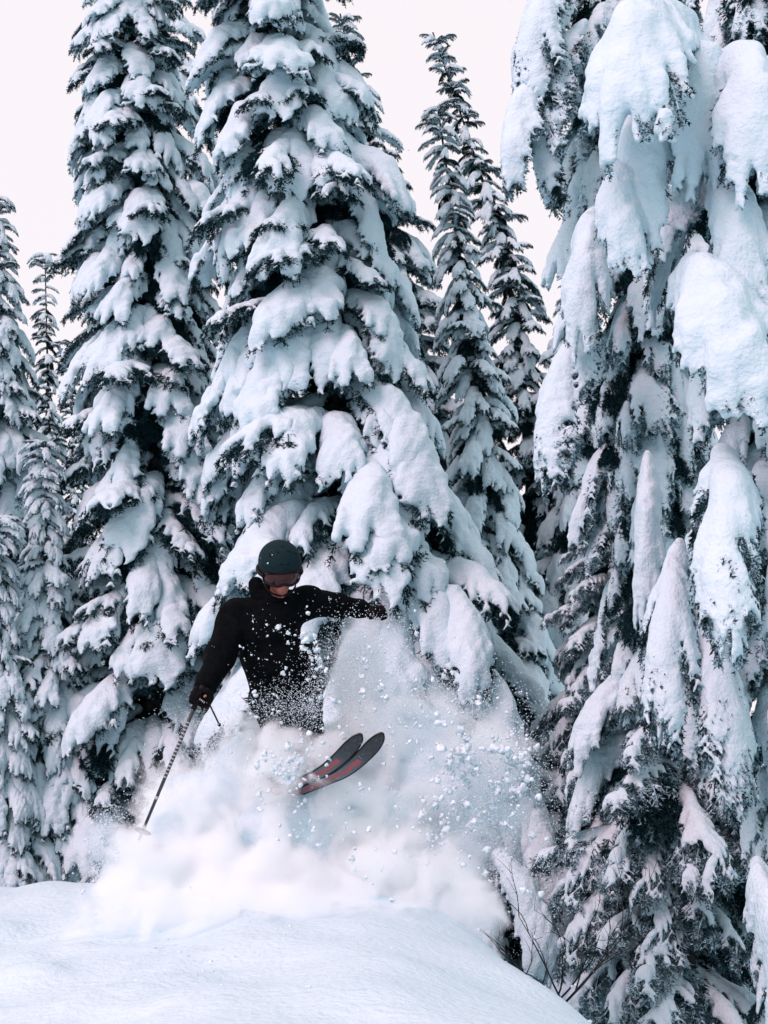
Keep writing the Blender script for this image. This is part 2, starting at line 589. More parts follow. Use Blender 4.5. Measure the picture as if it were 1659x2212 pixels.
def fir(label, axis, prof, mix, seed, spacing=0.19, per=7, base_r=0.16, group='snow-laden fir trees', lenk=1.0, pitch0=0.0, name='fir_tree',
        cull=0.9, tmin=0.0, tip=True, yawfilter=None, cap=298, wk=1.0, lmax=1.15, low=None, inner=1.0):
    """axis: [(px, py, Y)...] from the foot up; prof: [(t, half width in picture units)]; mix: {proto: weight}"""
    r = random.Random(seed)
    A = [W(*a) for a in axis]
    # ground the foot
    d0 = (A[0] - A[1]).normalized()
    gz = tz(A[0].x, A[0].y)
    foot = A[0] + d0 * max(0, (A[0].z - gz) / max(0.2, -d0.z)) if A[0].z > gz else A[0].copy()
    foot.z = min(foot.z, tz(foot.x, foot.y)) - 0.15
    root = empty(name, foot)
    tag(root, label, 'tree', group)
    cum = [0.0]
    for a, b in zip(A, A[1:]): cum.append(cum[-1] + (b - a).length)
    H = cum[-1]
    def at(t):
        s = t * H
        for i in range(len(A) - 1):
            if s <= cum[i + 1] or i == len(A) - 2:
                return A[i].lerp(A[i + 1], (s - cum[i]) / (cum[i + 1] - cum[i]))
    def rad(t):
        return float(np.interp(t, [p[0] for p in prof], [p[1] for p in prof])) * axis[0][2] / F
    tp = [foot] + [at(i / 8) for i in range(0, 9)]
    pts = [Vector(p) - root.location for p in tp]
    rr = [base_r * 1.15] + [max(0.012, base_r * (1 - i / 8)) for i in range(0, 9)]
    tr = link('trunk', tubes_mesh('trunk', [(pts, rr)], M['bark'], 10), root)
    keys = list(mix.keys()); wts = list(mix.values())
    t = tmin; count = 0; ang = r.uniform(0, 6)
    while t < 0.995 and count < cap:
        R = rad(t)
        L = max(0.30, min(R / 0.74, 0.42 * R / 0.74 + lmax * 0.58)) * lenk
        inn = max(0.0, R * lenk - 0.74 * L)
        nb = per if R > 0.25 else max(4, per - 2)
        for k in range(nb):
            ang += 2.39996 + r.uniform(-0.35, 0.35)
            yaw = ang % (2 * PI)
            away = math.sin(yaw)              # +1: points away from the camera
            if away > 0.35 and r.random() < cull: continue
            if yawfilter and not yawfilter(yaw, t, r): continue
            tt = min(0.999, t + r.uniform(0, 1) * spacing * L / H * 1.2)
            p = at(tt) + Vector((math.cos(yaw), math.sin(yaw), -0.25)) * inn * r.uniform(0.7, 1.0)
            key = r.choices(keys, wts)[0]
            if low and tt < low[0] * r.uniform(.8, 1.2): key = low[1]
            pr = r.choice(PROTO[key])
            sc = L * r.uniform(0.74, 1.14)
            pit = pitch0 + r.uniform(-0.16, 0.2) - 0.35 * max(0, tt - 0.8) / 0.2
            add_bough(root, pr, p, yaw, pit, sc, r.uniform(0.85, 1.25) * wk, r.uniform(0.85, 1.1), r.uniform(-0.12, 0.12))
            count += 1
        t += spacing * L / H + 0.04 / H
    ni = int(min(150, inner * H / 0.1))
    for k in range(ni):
        t = tmin + (0.96 - tmin) * (k + r.random()) / ni
        R = rad(t)
        if R < 0.12: continue
        yaw = r.uniform(0, 2 * PI)
        b = add_bough(root, r.choice(PROTO['inner']), at(t), yaw, r.uniform(-.1, .35), max(.25, R * r.uniform(.75, 1.05)), 1.1, 1.0)
        b.name = 'inner_bough'
    if tip:
        for k in range(5):
            add_bough(root, PROTO['spray'][k], at(0.985 if k else 0.97), k * 1.256, -1.15 if k == 0 else -0.6, max(0.22, rad(0.9) * 0.8), 0.7)
    print('fir', count, label[:40])
    return root


# ------------------------------------------------------------------ the firs
centre = fir('tall snow-laden fir in the centre, directly behind the skier',
    [(850, 2150, 13), (815, 1500, 13), (755, 1000, 13), (690, 600, 13), (590, 50, 13), (560, -430, 13)],
    [(0, 450), (.12, 420), (.3, 345), (.45, 255), (.6, 225), (.72, 195), (.83, 145), (.92, 85), (1, 10)],
    {'tent': 8, 'spray': 2}, 11, base_r=0.2, spacing=0.20, per=9, lmax=0.95, tmin=.1, wk=1.12, cap=280)
fir('tall narrow fir next left of the central fir, snow lumps down its front',
    [(300, 2100, 15), (335, 1500, 15), (345, 1000, 15), (320, 600, 15), (280, 100, 15), (265, -250, 15)],
    [(0, 195), (.25, 195), (.5, 168), (.65, 148), (.8, 122), (.92, 72), (1, 10)],
    {'tent': 6, 'spray': 4}, 12, spacing=0.22, per=9, lmax=0.9, tmin=.06, wk=1.1)
fir('fir half hidden between the tall left fir and the central fir',
    [(440, 2100, 18), (420, 1200, 18), (390, 600, 18), (345, 50, 18), (330, -200, 18)],
    [(0, 190), (.4, 155), (.6, 130), (.8, 92), (.92, 55), (1, 6)],
    {'tent': 5, 'spray': 4}, 13, spacing=0.26, per=6)
fir('fir whose pointed top stands out behind the right shoulder of the central fir',
    [(960, 2000, 17), (900, 900, 17), (820, 450, 17), (735, 30, 17)],
    [(0, 210), (.5, 130), (.75, 85), (.9, 45), (1, 6)],
    {'tent': 2, 'spray': 5}, 14, spacing=0.22, per=6)
fir('broad fir cut by the left edge, its tip beside the left sky gap',
    [(-10, 2080, 18), (-10, 1200, 18), (-5, 420, 18)],
    [(0, 175), (.3, 165), (.5, 140), (.7, 100), (.88, 50), (1, 6)],
    {'tent': 5, 'spray': 3}, 15, inner=.5, spacing=0.15, per=7)
fir('thin pale spire fir in the left sky gap, taller of the two spires there',
    [(125, 1900, 24), (110, 1100, 24), (97, 550, 24)],
    [(0, 90), (.4, 62), (.6, 40), (.8, 24), (1, 5)],
    {'spray': 5, 'tent': 2}, 16, spacing=0.34, per=6, base_r=0.12)
fir('small dark distant spire fir hard against the tall left fir, shorter of the two spires',
    [(175, 1900, 26), (160, 1100, 26), (150, 745, 26)],
    [(0, 70), (.5, 50), (.8, 25), (1, 5)],
    {'spray': 5}, 17, spacing=0.34, per=6, base_r=0.1)
fir('short fir of small cone-shaped snow tufts standing on the snow crest at lower left',
    [(115, 2050, 14.5), (110, 1500, 14.5), (95, 950, 14.5)],
    [(0, 120), (.3, 105), (.6, 75), (.85, 35), (1, 8)],
    {'tent': 9, 'spray': 1}, 18, inner=.35, spacing=0.15, per=7, base_r=0.1)
fir('young fir in the lower left corner, cut by the frame, beside the short crest fir',
    [(10, 2050, 14), (0, 1500, 14), (-5, 1120, 14)],
    [(0, 115), (.3, 95), (.6, 60), (.85, 30), (1, 8)],
    {'tent': 9, 'spray': 1}, 19, inner=.35, spacing=0.15, per=7, base_r=0.1)
fir('slim fir bending left, taller of two spires in the right sky gap',
    [(1130, 2100, 18), (1145, 1000, 18), (1110, 600, 18), (1010, 290, 18), (935, 70, 18)],
    [(0, 190), (.3, 130), (.5, 85), (.65, 62), (.8, 45), (.93, 24), (1, 4)],
    {'spray': 5, 'tent': 2}, 20, spacing=0.30, per=6, base_r=0.13)
fir('slim snow-padded fir just left of the bending spire',
    [(1080, 2100, 15.5), (1075, 1500, 15.5), (1045, 1000, 15.5), (1000, 600, 15.5), (945, 230, 15.5)],
    [(0, 200), (.25, 150), (.45, 105), (.6, 80), (.8, 52), (.93, 25), (1, 4)],
    {'spray': 3, 'tent': 5}, 21, spacing=0.24, per=6, base_r=0.13)
fir('background fir between the two spires and the dark fir with hanging boughs',
    [(1290, 2150, 17), (1270, 1500, 17), (1250, 900, 17), (1235, 560, 17)],
    [(0, 210), (.5, 150), (.8, 80), (1, 10)],
    {'tent': 5, 'spray': 3}, 22, spacing=0.24, per=6, base_r=0.13)
curt = fir('tall dark fir with long hanging boughs, second from the right edge',
    [(1480, 2250, 10.5), (1440, 1500, 10.5), (1385, 900, 10.5), (1350, 300, 10.5), (1330, -350, 10.5)],
    [(0, 250), (.15, 220), (.3, 170), (.45, 185), (.6, 200), (.8, 195), (1, 120)],
    {'curtain': 7, 'pillow': 1}, 23, spacing=0.17, per=7, base_r=0.13, tip=False, tmin=.0, lmax=1.3, low=(.26, 'thin'))
fir('shaded open fir in the lower right with bare snow-dusted limbs and drooping twigs',
    [(1400, 2300, 12.5), (1370, 1900, 12.5), (1340, 1500, 12.5), (1320, 1150, 12.5)],
    [(0, 260), (.4, 220), (.7, 150), (1, 60)],
    {'thin': 8}, 24, spacing=0.12, per=7, base_r=0.12, lenk=1.1)
near = fir('nearest fir, at the right edge, with enormous rounded snow pillows',
    [(1740, 2500, 8), (1720, 1500, 8), (1690, 700, 8), (1660, -400, 8)],
    [(0, 120), (.3, 150), (.42, 230), (.6, 270), (.8, 300), (1, 240)],
    {'pillow': 3, 'curtain': 6}, 25, spacing=0.19, per=7, base_r=0.2, tip=False, lmax=1.2)


def hero(root, key, i, px, py, Y, L, yaw, pitch=0.0, sw=1.0, sz=1.0):
    add_bough(root, PROTO[key][i], W(px, py, Y), math.radians(yaw), math.radians(pitch), L, sw, sz)


for k_, (px, py, yw, L_) in enumerate([(930, 1290, -70, 1.3), (870, 1330, -100, 1.2), (980, 1420, -55, 1.3), (930, 1500, -85, 1.2), (1030, 1560, -50, 1.3), (970, 1650, -80, 1.2), (1060, 1700, -60, 1.4),
                                       (1010, 1790, -85, 1.3), (1100, 1850, -55, 1.5), (1040, 1930, -90, 1.3), (1120, 1990, -70, 1.4), (1180, 2080, -60, 1.4), (1080, 2060, -100, 1.2)]):
    hero(centre, 'tent', k_ % 10, px, py, 12.2, L_, yw, 8, 1.0)
for k_, (px, py, yw, L_) in enumerate([(1080, 1850, -75, 1.0), (1150, 1960, -65, 1.15), (1060, 1950, -110, .9), (1230, 2070, -60, 1.2), (1160, 2120, -95, 1.0), (1290, 2160, -70, 1.1)]):
    hero(centre, 'tent', (k_ + 3) % 10, px, py, 10.9, L_, yw, 10, 1.0)
hero(near, 'pillow', 0, 1480, 110, 7.5, 1.55, -118, 8, 1.1)
hero(near, 'pillow', 4, 1450, 90, 7.7, 1.3, -85, 8, 1.0)
hero(near, 'pillow', 5, 1440, 200, 7.55, 1.2, -135, 10, 1.0)
hero(near, 'pillow', 3, 1560, 150, 7.45, 1.25, -95, 5, 1.1)
hero(near, 'pillow', 1, 1370, 380, 7.7, 1.05, -120, 12, .9)
hero(near, 'pillow', 4, 1550, 400, 7.4, 1.1, -92, 6, 1.0)
hero(near, 'curtain', 5, 1600, 520, 7.35, 1.2, -85, 6, 1.2)
hero(near, 'pillow', 2, 1640, 190, 7.4, 1.4, -78, 5, 1.0)
hero(near, 'pillow', 1, 1500, 600, 7.4, 1.35, -105, 10, 1.15)
hero(near, 'pillow', 3, 1640, 930, 7.4, 1.1, -80, 0, .9)
hero(near, 'curtain', 1, 1560, 980, 7.4, 1.5, -105, 0, 1.0)
hero(near, 'curtain', 2, 1600, 1060, 7.3, 1.3, -85, 4, 1.0)
hero(near, 'curtain', 3, 1470, 1180, 8.0, 1.3, -110, 5, .9)
hero(near, 'curtain', 6, 1500, 1290, 7.8, 1.2, -85, 5, .9)
hero(curt, 'pillow', 4, 1400, 1000, 9.3, 1.2, -105, 15, .6)
hero(curt, 'pillow', 3, 1280, 480, 9.6, 1.25, -110, 12, .9)
hero(curt, 'curtain', 2, 1260, 60, 9.8, 1.6, -165, 22, 1.2)
hero(curt, 'curtain', 0, 1240, 150, 9.9, 1.5, -150, 10, 1.2)
hero(curt, 'curtain', 5, 1200, -90, 10.0, 1.2, -160, 20, 1.1)
hero(curt, 'curtain', 3, 1210, -40, 9.8, 1.3, -125, 14, 1.2)
hero(curt, 'curtain', 1, 1180, 40, 10.1, 1.0, -165, 25, 1.0)
hero(curt, 'pillow', 4, 1230, 20, 9.9, 1.0, -140, 15, .8)
hero(curt, 'curtain', 4, 1290, 700, 9.6, 1.4, -140, 5, 1.2)
hero(near, 'pillow', 0, 1670, 1560, 6.8, 1.1, -90, 25, .6)
hero(near, 'pillow', 1, 1640, 1880, 6.7, 1.2, -100, 25, .7)
hero(near, 'pillow', 3, 1670, 1300, 7.0, 1.1, -90, 20, .6)


# leafless shrub poking out of the snow at the foot of the central fir
def shrub(px, py, Y, hgt, seed, label):
    r = random.Random(seed)
    p = W(px, py, Y)
    root = empty('bare_shrub', p); tag(root, label, 'shrub')
    for k in range(9):
        tubes = []
        def grow(a, d, ln, rad, dep):
            q = [a]; c = a.copy(); dd = d.copy()
            for i in range(5):
                dd = (dd + Vector((r.gauss(0, .16), r.gauss(0, .16), r.gauss(0.03, .12)))).normalized()
                c = c + dd * ln / 5; q.append(c.copy())
                if dep and i >= 1 and r.random() < .75:
                    grow(c.copy(), (dd + Vector((r.gauss(0, .6), r.gauss(0, .5), r.gauss(.1, .5)))).normalized(), ln * r.uniform(.35, .6), rad * .55, dep - 1)
            tubes.append((q, [rad * (1 - .14 * i) for i in range(6)]))
        grow(Vector((r.gauss(0, .04), r.gauss(0, .04), -.1)), Vector((r.gauss(.2, .6), r.gauss(-.2, .4), r.uniform(.5, 1.1))).normalized(), hgt * r.uniform(.6, 1.1), .008, 2)
        link('stem', tubes_mesh('stem', tubes, M['bark'], 5), root)


shrub(1215, 2130, 9.2, .75, 5, 'leafless dark-twigged shrub poking out of the snow at lower right')


# ------------------------------------------------------------------ the skier
def A3(*a): return np.array(W(*a))


def body_bump(seed, amp=0.006, fr=18):
    def f(V):
        d = amp * snoise(V, seed, fr) + amp * 0.4 * snoise(V, seed + 1, fr * 2.3)
        return V + np.stack([d * .6, d, d * .5], 1)
    return f


pelvis = A3(612, 1500, 7.75)
person = empty('person', Vector(A3(640, 1690, 7.6)))
tag(person, 'skier in black jacket, dark helmet and goggles crouching in flying powder snow', 'person')
off = np.array(person.location)


def plink(name, me, parent=person):
    o = link(name, me, parent)
    return o


def L(p): return np.asarray(p) - off


hc = A3(605, 1226, 7.38)          # head centre
nk = A3(598, 1300, 7.52)
chest = A3(585, 1350, 7.58)
belly = A3(600, 1430, 7.66)
rs_, re_, rw_, rh_ = A3(513, 1334, 7.55), A3(474, 1418, 7.42), A3(446, 1482, 7.22), A3(437, 1508, 7.16)
ls_, le_, lw_, lh_ = A3(664, 1300, 7.62), A3(732, 1306, 7.80), A3(785, 1316, 7.86), A3(808, 1322, 7.86)
hipR, hipL = A3(578, 1510, 7.72), A3(650, 1500, 7.80)
kneeR, kneeL = A3(600, 1590, 7.36), A3(668, 1580, 7.42)
ankR, ankL = A3(632, 1665, 7.58), A3(668, 1652, 7.66)

# body: one continuous surface under the clothes
hd = np.array((0.2, -0.60, -0.38)); hd = unit(hd)      # facing direction
caps = [(L(hc) + (0, 0, 0.0), .088, L(hc) + hd * 0.015 + (0, 0, -0.03), .086), (L(hc) + hd * .035 + (0, 0, -.07), .062, L(hc) + hd * .05 + (0.004, 0, -.105), .042),
        (L(hc) + (0, .02, -.08), .055, L(nk), .055), (L(nk), .06, L(chest), .11), (L(chest), .12, L(belly), .115), (L(belly), .115, L(pelvis), .12),
        (L(chest) + (0, 0, .05), .09, L(rs_), .06), (L(rs_), .055, L(re_), .042), (L(re_), .042, L(rw_), .03), (L(rw_), .03, L(rh_), .034),
        (L(chest) + (0, 0, .05), .09, L(ls_), .06), (L(ls_), .055, L(le_), .042), (L(le_), .042, L(lw_), .03), (L(lw_), .03, L(lh_), .034),
        (L(hipR), .085, L(kneeR), .06), (L(hipL), .085, L(kneeL), .06), (L(kneeR), .058, L(ankR), .042), (L(kneeL), .058, L(ankL), .042),
        (L(pelvis), .1, L(hipR), .09), (L(pelvis), .1, L(hipL), .09),
        # nose, cheeks and chin
        (L(hc) + hd * .080 + (0, 0, -.040), .011, L(hc) + hd * .090 + (0, 0, -.068), .010),
        (L(hc) + hd * .06 + (0, 0, -.118), .018, L(hc) + hd * .058 + (0, 0, -.124), .018)]
body = plink('body', blob_mesh('body', caps, 0.012, M['skin'], iso=0.26, spread=1.35, smooth=1))
# jacket
caps = [(L(nk) + (0, .02, -0.01), .085, L(chest), .15), (L(chest), .165, L(belly), .165), (L(belly), .165, L(pelvis) + (0, 0, .0), .165), (L(belly) + (.05, 0, 0), .15, L(pelvis) + (.09, 0, -.02), .16),
        (L(chest) + (-.07, 0, -.04), .13, L(belly) + (-.085, 0, .0), .125), (L(belly) + (-.06, 0, .03), .13, L(pelvis) + (-.08, 0, 0.02), .14),
        (L(chest) + (0, 0, .06), .14, L(rs_), .108), (L(rs_), .108, L(re_), .090), (L(re_), .090, L(rw_), .070),
        (L(chest) + (0.03, 0, .06), .14, L(ls_), .096), (L(ls_), .096, L(le_), .076), (L(le_), .076, L(lw_), .058)]
caps = [(a, r0 * 1.07, b, r1 * 1.07) for a, r0, b, r1 in caps]
jacket = plink('jacket', blob_mesh('jacket', caps, 0.013, M['cloth'], iso=0.24, spread=1.3, bump=body_bump(4, .011, 19), smooth=1))
# hood heaped behind the neck, a collar in front
th = np.linspace(0, 2 * PI, 15)
hood = []
for a, b in zip(th, th[1:]):
    pa = L(nk) + np.array((math.cos(a) * .105 - .012, math.sin(a) * .085 + .03, .045 + .035 * math.sin(a) - .03 * math.cos(a)))
    pb = L(nk) + np.array((math.cos(b) * .105 - .012, math.sin(b) * .085 + .03, .045 + .035 * math.sin(b) - .03 * math.cos(b)))
    hood.append((pa, .036, pb, .036))
hood.append((L(A3(552, 1262, 7.5)), .05, L(A3(560, 1292, 7.5)), .05))
h_ = plink('hood', blob_mesh('hood', hood, 0.011, M['cloth'], iso=0.24, spread=1.3, bump=body_bump(7, .006, 30)))
# trousers
caps = [(L(pelvis) + (0, 0, -.03), .14, L(hipR), .12), (L(pelvis) + (0, 0, -.03), .14, L(hipL), .12), (L(hipR), .115, L(kneeR), .092), (L(hipL), .115, L(kneeL), .092),
        (L(kneeR), .092, L(ankR), .085), (L(kneeL), .092, L(ankL), .085)]
plink('trousers', blob_mesh('trousers', caps, 0.014, M['trousers'], iso=0.24, spread=1.3, bump=body_bump(9, .007, 20)))
# boots
for an, dx in ((ankR, 0), (ankL, 0)):
    a = L(an)
    f = unit(np.array((0.45, -0.85, 0.26)))
    plink('ski_boot', blob_mesh('ski_boot', [(a + (0, 0, .05), .062, a + (0, 0, -.04), .058), (a + (0, 0, -.04), .058, a + f * .14 + (0, 0, -.04), .048),
                                              (a + (0, 0, -.04), .055, a - f * .06 + (0, 0, -.04), .05)], .011, M['frame'], iso=.28, spread=1.3))

# helmet: shell with rim, vents
hm = Matrix.Translation(Vector(L(hc))) @ Euler((math.radians(32), math.radians(-6), math.radians(16))).to_matrix().to_4x4()


def mapm(V, m=hm): return [tuple(m @ Vector(v)) for v in V]


Vv, Ff = [], []
nu, nv = 32, 18
for j in range(nv + 1):
    ph = j / nv
    for i in range(nu):
        a = 2 * PI * i / nu
        front = -math.sin(a)                       # front is -Y
        low = -0.30 - 0.42 * max(0, -front) ** 0.8 + (-0.28 * math.exp(-((abs(math.cos(a)) - 1) / .25) ** 2))
        if front > 0: low = -0.10 + (-0.40 * abs(math.cos(a)) ** 3)
        lat = PI / 2 - ph * (PI / 2 - math.asin(max(-.85, low)))
        rx, ry, rz = .130, .148, .128
        z = math.sin(lat); c = math.cos(lat)
        Vv.append((rx * c * math.cos(a), ry * c * math.sin(a) + .012, rz * z + .035))
for j in range(nv):
    for i in range(nu):
        i2 = (i + 1) % nu
        Ff.append((j * nu + i, (j + 1) * nu + i, (j + 1) * nu + i2, j * nu + i2))
# inner wall so that the shell has thickness
o2 = len(Vv)
last = [Vv[nv * nu + i] for i in range(nu)]
for v in last: Vv.append((v[0] * .88, (v[1] - .012) * .88 + .012, v[2] + .004))
for v in last: Vv.append((v[0] * .80, (v[1] - .012) * .80 + .012, v[2] + .05))
for i in range(nu):
    i2 = (i + 1) % nu
    Ff.append((nv * nu + i, o2 + i, o2 + i2, nv * nu + i2))
    Ff.append((o2 + i, o2 + nu + i, o2 + nu + i2, o2 + i2))
helmet = plink('helmet', faces_mesh('helmet', mapm(Vv), Ff, M['helmet']))


def on_helmet(a, lat, s=1.012):
    c = math.cos(lat)
    return Vector((.130 * c * math.cos(a) * s, .148 * c * math.sin(a) * s + .012, .128 * math.sin(lat) * s + .035))


for (a, lat, ln, da) in ((-115, 52, 16, 8), (-65, 52, 16, 8), (-140, 38, 12, 10), (-40, 38, 12, 10), (-90, 70, 10, 8), (-100, 20, 10, 2), (-80, 20, 10, 2)):
    p0 = on_helmet(math.radians(a - ln / 2), math.radians(lat + da / 2), 1.0); p1 = on_helmet(math.radians(a + ln / 2), math.radians(lat - da / 2), 1.0)
    mid = on_helmet(math.radians(a), math.radians(lat), 1.0)
    plink('vent', tubes_mesh('vent', [([hm @ p0, hm @ mid, hm @ p1], [.002, .0038, .002])], M['vent'], 8), helmet)
# rim band
rim = [hm @ Vector((v[0] * 1.01, (v[1] - .012) * 1.01 + .012, v[2])) for v in last]
plink('rim', tubes_mesh('rim', [(rim + [rim[0]], [.0045] * (nu + 1))], M['vent'], 6), helmet)
# white mark at the ear side (a small drop-shaped print)
p = on_helmet(math.radians(-168), math.radians(-32), 1.03)
plink('mark', blob_mesh('mark', [(np.array(hm @ p) + (0, -.006, .012), .004, np.array(hm @ p) + (.004, -.008, -.012), .008)], .003, M['white'], iso=.28, spread=1.3), helmet)

# goggles
Vv, Ff = [], []
nu, nv = 22, 9
for lay, k in ((0, 1.0), (1, 0.90)):
    for j in range(nv + 1):
        y_ = j / nv
        for i in range(nu + 1):
            x_ = i / nu * 2 - 1
            a = x_ * math.radians(66)
            hh = .046 * (1 - .25 * abs(x_) ** 3)
            nose = .014 * math.exp(-(x_ / .16) ** 2)
            z = -.018 + hh * (1 - 2 * y_) + nose * y_
            rr = (.112 + .014 * math.cos(a)) * k + .006 * math.sin(PI * y_) * (1 - lay)
            Vv.append((rr * math.sin(a), -rr * math.cos(a) * 1.05 + .0, z * (1 if lay == 0 else 1.0)))
st = (nu + 1) * (nv + 1)
for lay in (0, 1):
    for j in range(nv):
        for i in range(nu):
            q = (lay * st + j * (nu + 1) + i, lay * st + (j + 1) * (nu + 1) + i, lay * st + (j + 1) * (nu + 1) + i + 1, lay * st + j * (nu + 1) + i + 1)
            Ff.append(q if lay == 0 else q[::-1])
lens_me = faces_mesh('lens', mapm(Vv), Ff, M['lens'])
edge = [Vv[i] for i in range(nu + 1)] + [Vv[j * (nu + 1) + nu] for j in range(1, nv + 1)] + [Vv[nv * (nu + 1) + i] for i in range(nu - 1, -1, -1)] + [Vv[j * (nu + 1)] for j in range(nv - 1, -1, -1)]
edge = [hm @ Vector(e) for e in edge]
gog = plink('goggles', tubes_mesh('goggles', [(edge, [.008] * len(edge))], M['frame'], 8))
plink('lens', lens_me, gog)
strap = [hm @ Vector((.132 * math.cos(a), .150 * math.sin(a) + .012, -.018)) for a in np.linspace(math.radians(-30), math.radians(210), 18)]
plink('strap', tubes_mesh('strap', [(strap, [.012] * 18)], M['frame'], 6), gog)
# lips, chin strap
lm = [hm @ Vector((x, -.104 + 3 * x * x, -.088 - 1.5 * x * x)) for x in np.linspace(-.024, .024, 7)]
plink('lips', tubes_mesh('lips', [(lm, [.002, .004, .0055, .006, .0055, .004, .002])], M['lip'], 8))
cs_ = [hm @ Vector((.098 * math.sin(a), -.02 - .06 * math.cos(a), -.075 - .075 * math.cos(a))) for a in np.linspace(math.radians(-90), math.radians(90), 14)]
plink('chin_strap', tubes_mesh('chin_strap', [(cs_, [.006] * 14)], M['frame'], 6))


# gloves: palm, four fingers curled round the grip, a thumb from the side
def glove(wr, hd_, grip_dir, palm_n, name='glove'):
    """wr wrist, hd_ hand centre, grip_dir along the pole, palm_n from back of the hand to the palm"""
    g = unit(np.array(grip_dir)); pn = np.array(palm_n); pn = unit(pn - g * (pn @ g))
    fw = unit(np.cross(g, pn))
    if fw @ (hd_ - wr) < 0: fw = -fw
    wl, hl = L(wr), L(hd_)
    caps = [(wl, .048, hl - fw * .02, .042)]
    for k in (-.03, -.01, .012, .03):
        caps.append((hl - fw * .03 + g * k * .8, .024, hl + fw * .022 + g * k, .021))
    fing = [(-.036, .9, .0155), (-.012, 1.0, .0165), (.012, .97, .0165), (.035, .78, .0145)]
    for k, ln, rr in fing:
        b = hl + fw * .03 + g * k
        a1 = b + fw * .030 * ln + pn * .010
        a2 = a1 + pn * .034 * ln + fw * .004
        a3 = a2 + pn * .010 - fw * .026 * ln
        caps += [(b, rr * 1.1, a1, rr), (a1, rr, a2, rr * .96), (a2, rr * .96, a3, rr * .85)]
    tb = hl - fw * .015 - g * .040 + pn * .01
    t1 = tb + pn * .028 - g * .012 + fw * .014
    t2 = t1 + fw * .030 + g * .012 + pn * .006
    caps += [(tb, .02, t1, .017), (t1, .017, t2, .014)]
    caps = [(a, r0 * 1.18, b, r1 * 1.18) for a, r0, b, r1 in caps]
    me = blob_mesh(name, caps, .0055, M['glove'], iso=.28, spread=1.22, smooth=1)
    o = plink(name, me)
    cuff = tubes_mesh('cuff', [([wl - unit(hl - wl) * .05, wl - unit(hl - wl) * .01, wl + unit(hl - wl) * .01], [.060, .062, .050])], M['cloth'], 16)
    plink('cuff', cuff, o)
    return o, hl + pn * .026 + fw * .028


pole_tip = A3(300, 1815, 7.2)
pole_dir = unit(pole_tip - A3(437, 1520, 7.12))
gr, gc = glove(rw_, rh_, pole_dir, (0.15, -.75, -.3))
badge = L(rh_) + np.array((.02, -.055, .008))
plink('badge', blob_mesh('badge', [(badge, .008, badge + (.006, 0, .004), .008)], .003, M['brass'], iso=.28, spread=1.3), gr)
for k in range(4):      # the little white print on the back of the glove
    q = L(rh_) + np.array((-.005 + k * .008, -.066, -.012 - k * .006))
    plink('glove_print', tubes_mesh('glove_print', [([q, q + (.003, -.001, .009)], [.0016, .0016])], M['white'], 5), gr)
gl, gc2 = glove(lw_, lh_, unit(np.array((0.25, .85, -.45))), (0.1, -.5, -.6))

# ------------------------------------------------------------------ ski poles
def ski_pole(top, tip, label, marks=True):
    top = np.array(top); tip = np.array(tip)
    root = empty('ski_pole', Vector(tip))
    tag(root, label, 'ski pole')
    a = top - tip; z = np.zeros(3); d = unit(-a)
    sh = link('shaft', tubes_mesh('shaft', [([a, a * .45, z], [.0115, .0105, .008])], M['pole'], 10), root)
    link('grip', tubes_mesh('grip', [([a - d * .05, a - d * .045, a + d * .02, a + d * .09, a + d * .10], [.012, .017, .014, .016, .010])], M['frame'], 12), root)
    if marks:
        Lp = np.linalg.norm(a)
        for k in range(16):
            s = .17 + k * .022
            q = a + d * s
            link('marking', tubes_mesh('marking', [([q, q + d * .007], [.0119, .0119])], M['polemark'], 10), sh)
        for s in (.62, .80, .83):
            q = a + d * s
            link('marking', tubes_mesh('marking', [([q, q + d * .018], [.0112, .0112])], M['polemark'], 10), sh)
    # basket: a ring with spokes
    c = z + (a * .06)
    u = unit(np.cross(d, (0, 1, 0.2))); v = np.cross(d, u)
    ring = [c + .045 * (u * math.cos(t) + v * math.sin(t)) for t in np.linspace(0, 2 * PI, 17)]
    sp = [([c, c + .045 * (u * math.cos(t) + v * math.sin(t))], [.004, .004]) for t in np.linspace(0, 2 * PI, 5)[:-1]]
    link('basket', tubes_mesh('basket', [(ring, [.005] * 17)] + sp, M['frame'], 6), root)
    return root


hub = gc + off
pl = ski_pole(hub - pole_dir * .02, pole_tip, 'ski pole slanting down to the left from the lower glove of the skier')
# the short dark rod with a knob seen right of the glove
q0 = A3(452, 1520, 7.10) - np.array(pl.location); q1 = A3(472, 1562, 7.08) - np.array(pl.location)
link('strap_toggle', tubes_mesh('strap_toggle', [([q0, q1, q1 + unit(q1 - q0) * .008, q1 + unit(q1 - q0) * .02], [.005, .005, .011, .006])], M['frame'], 10), pl)
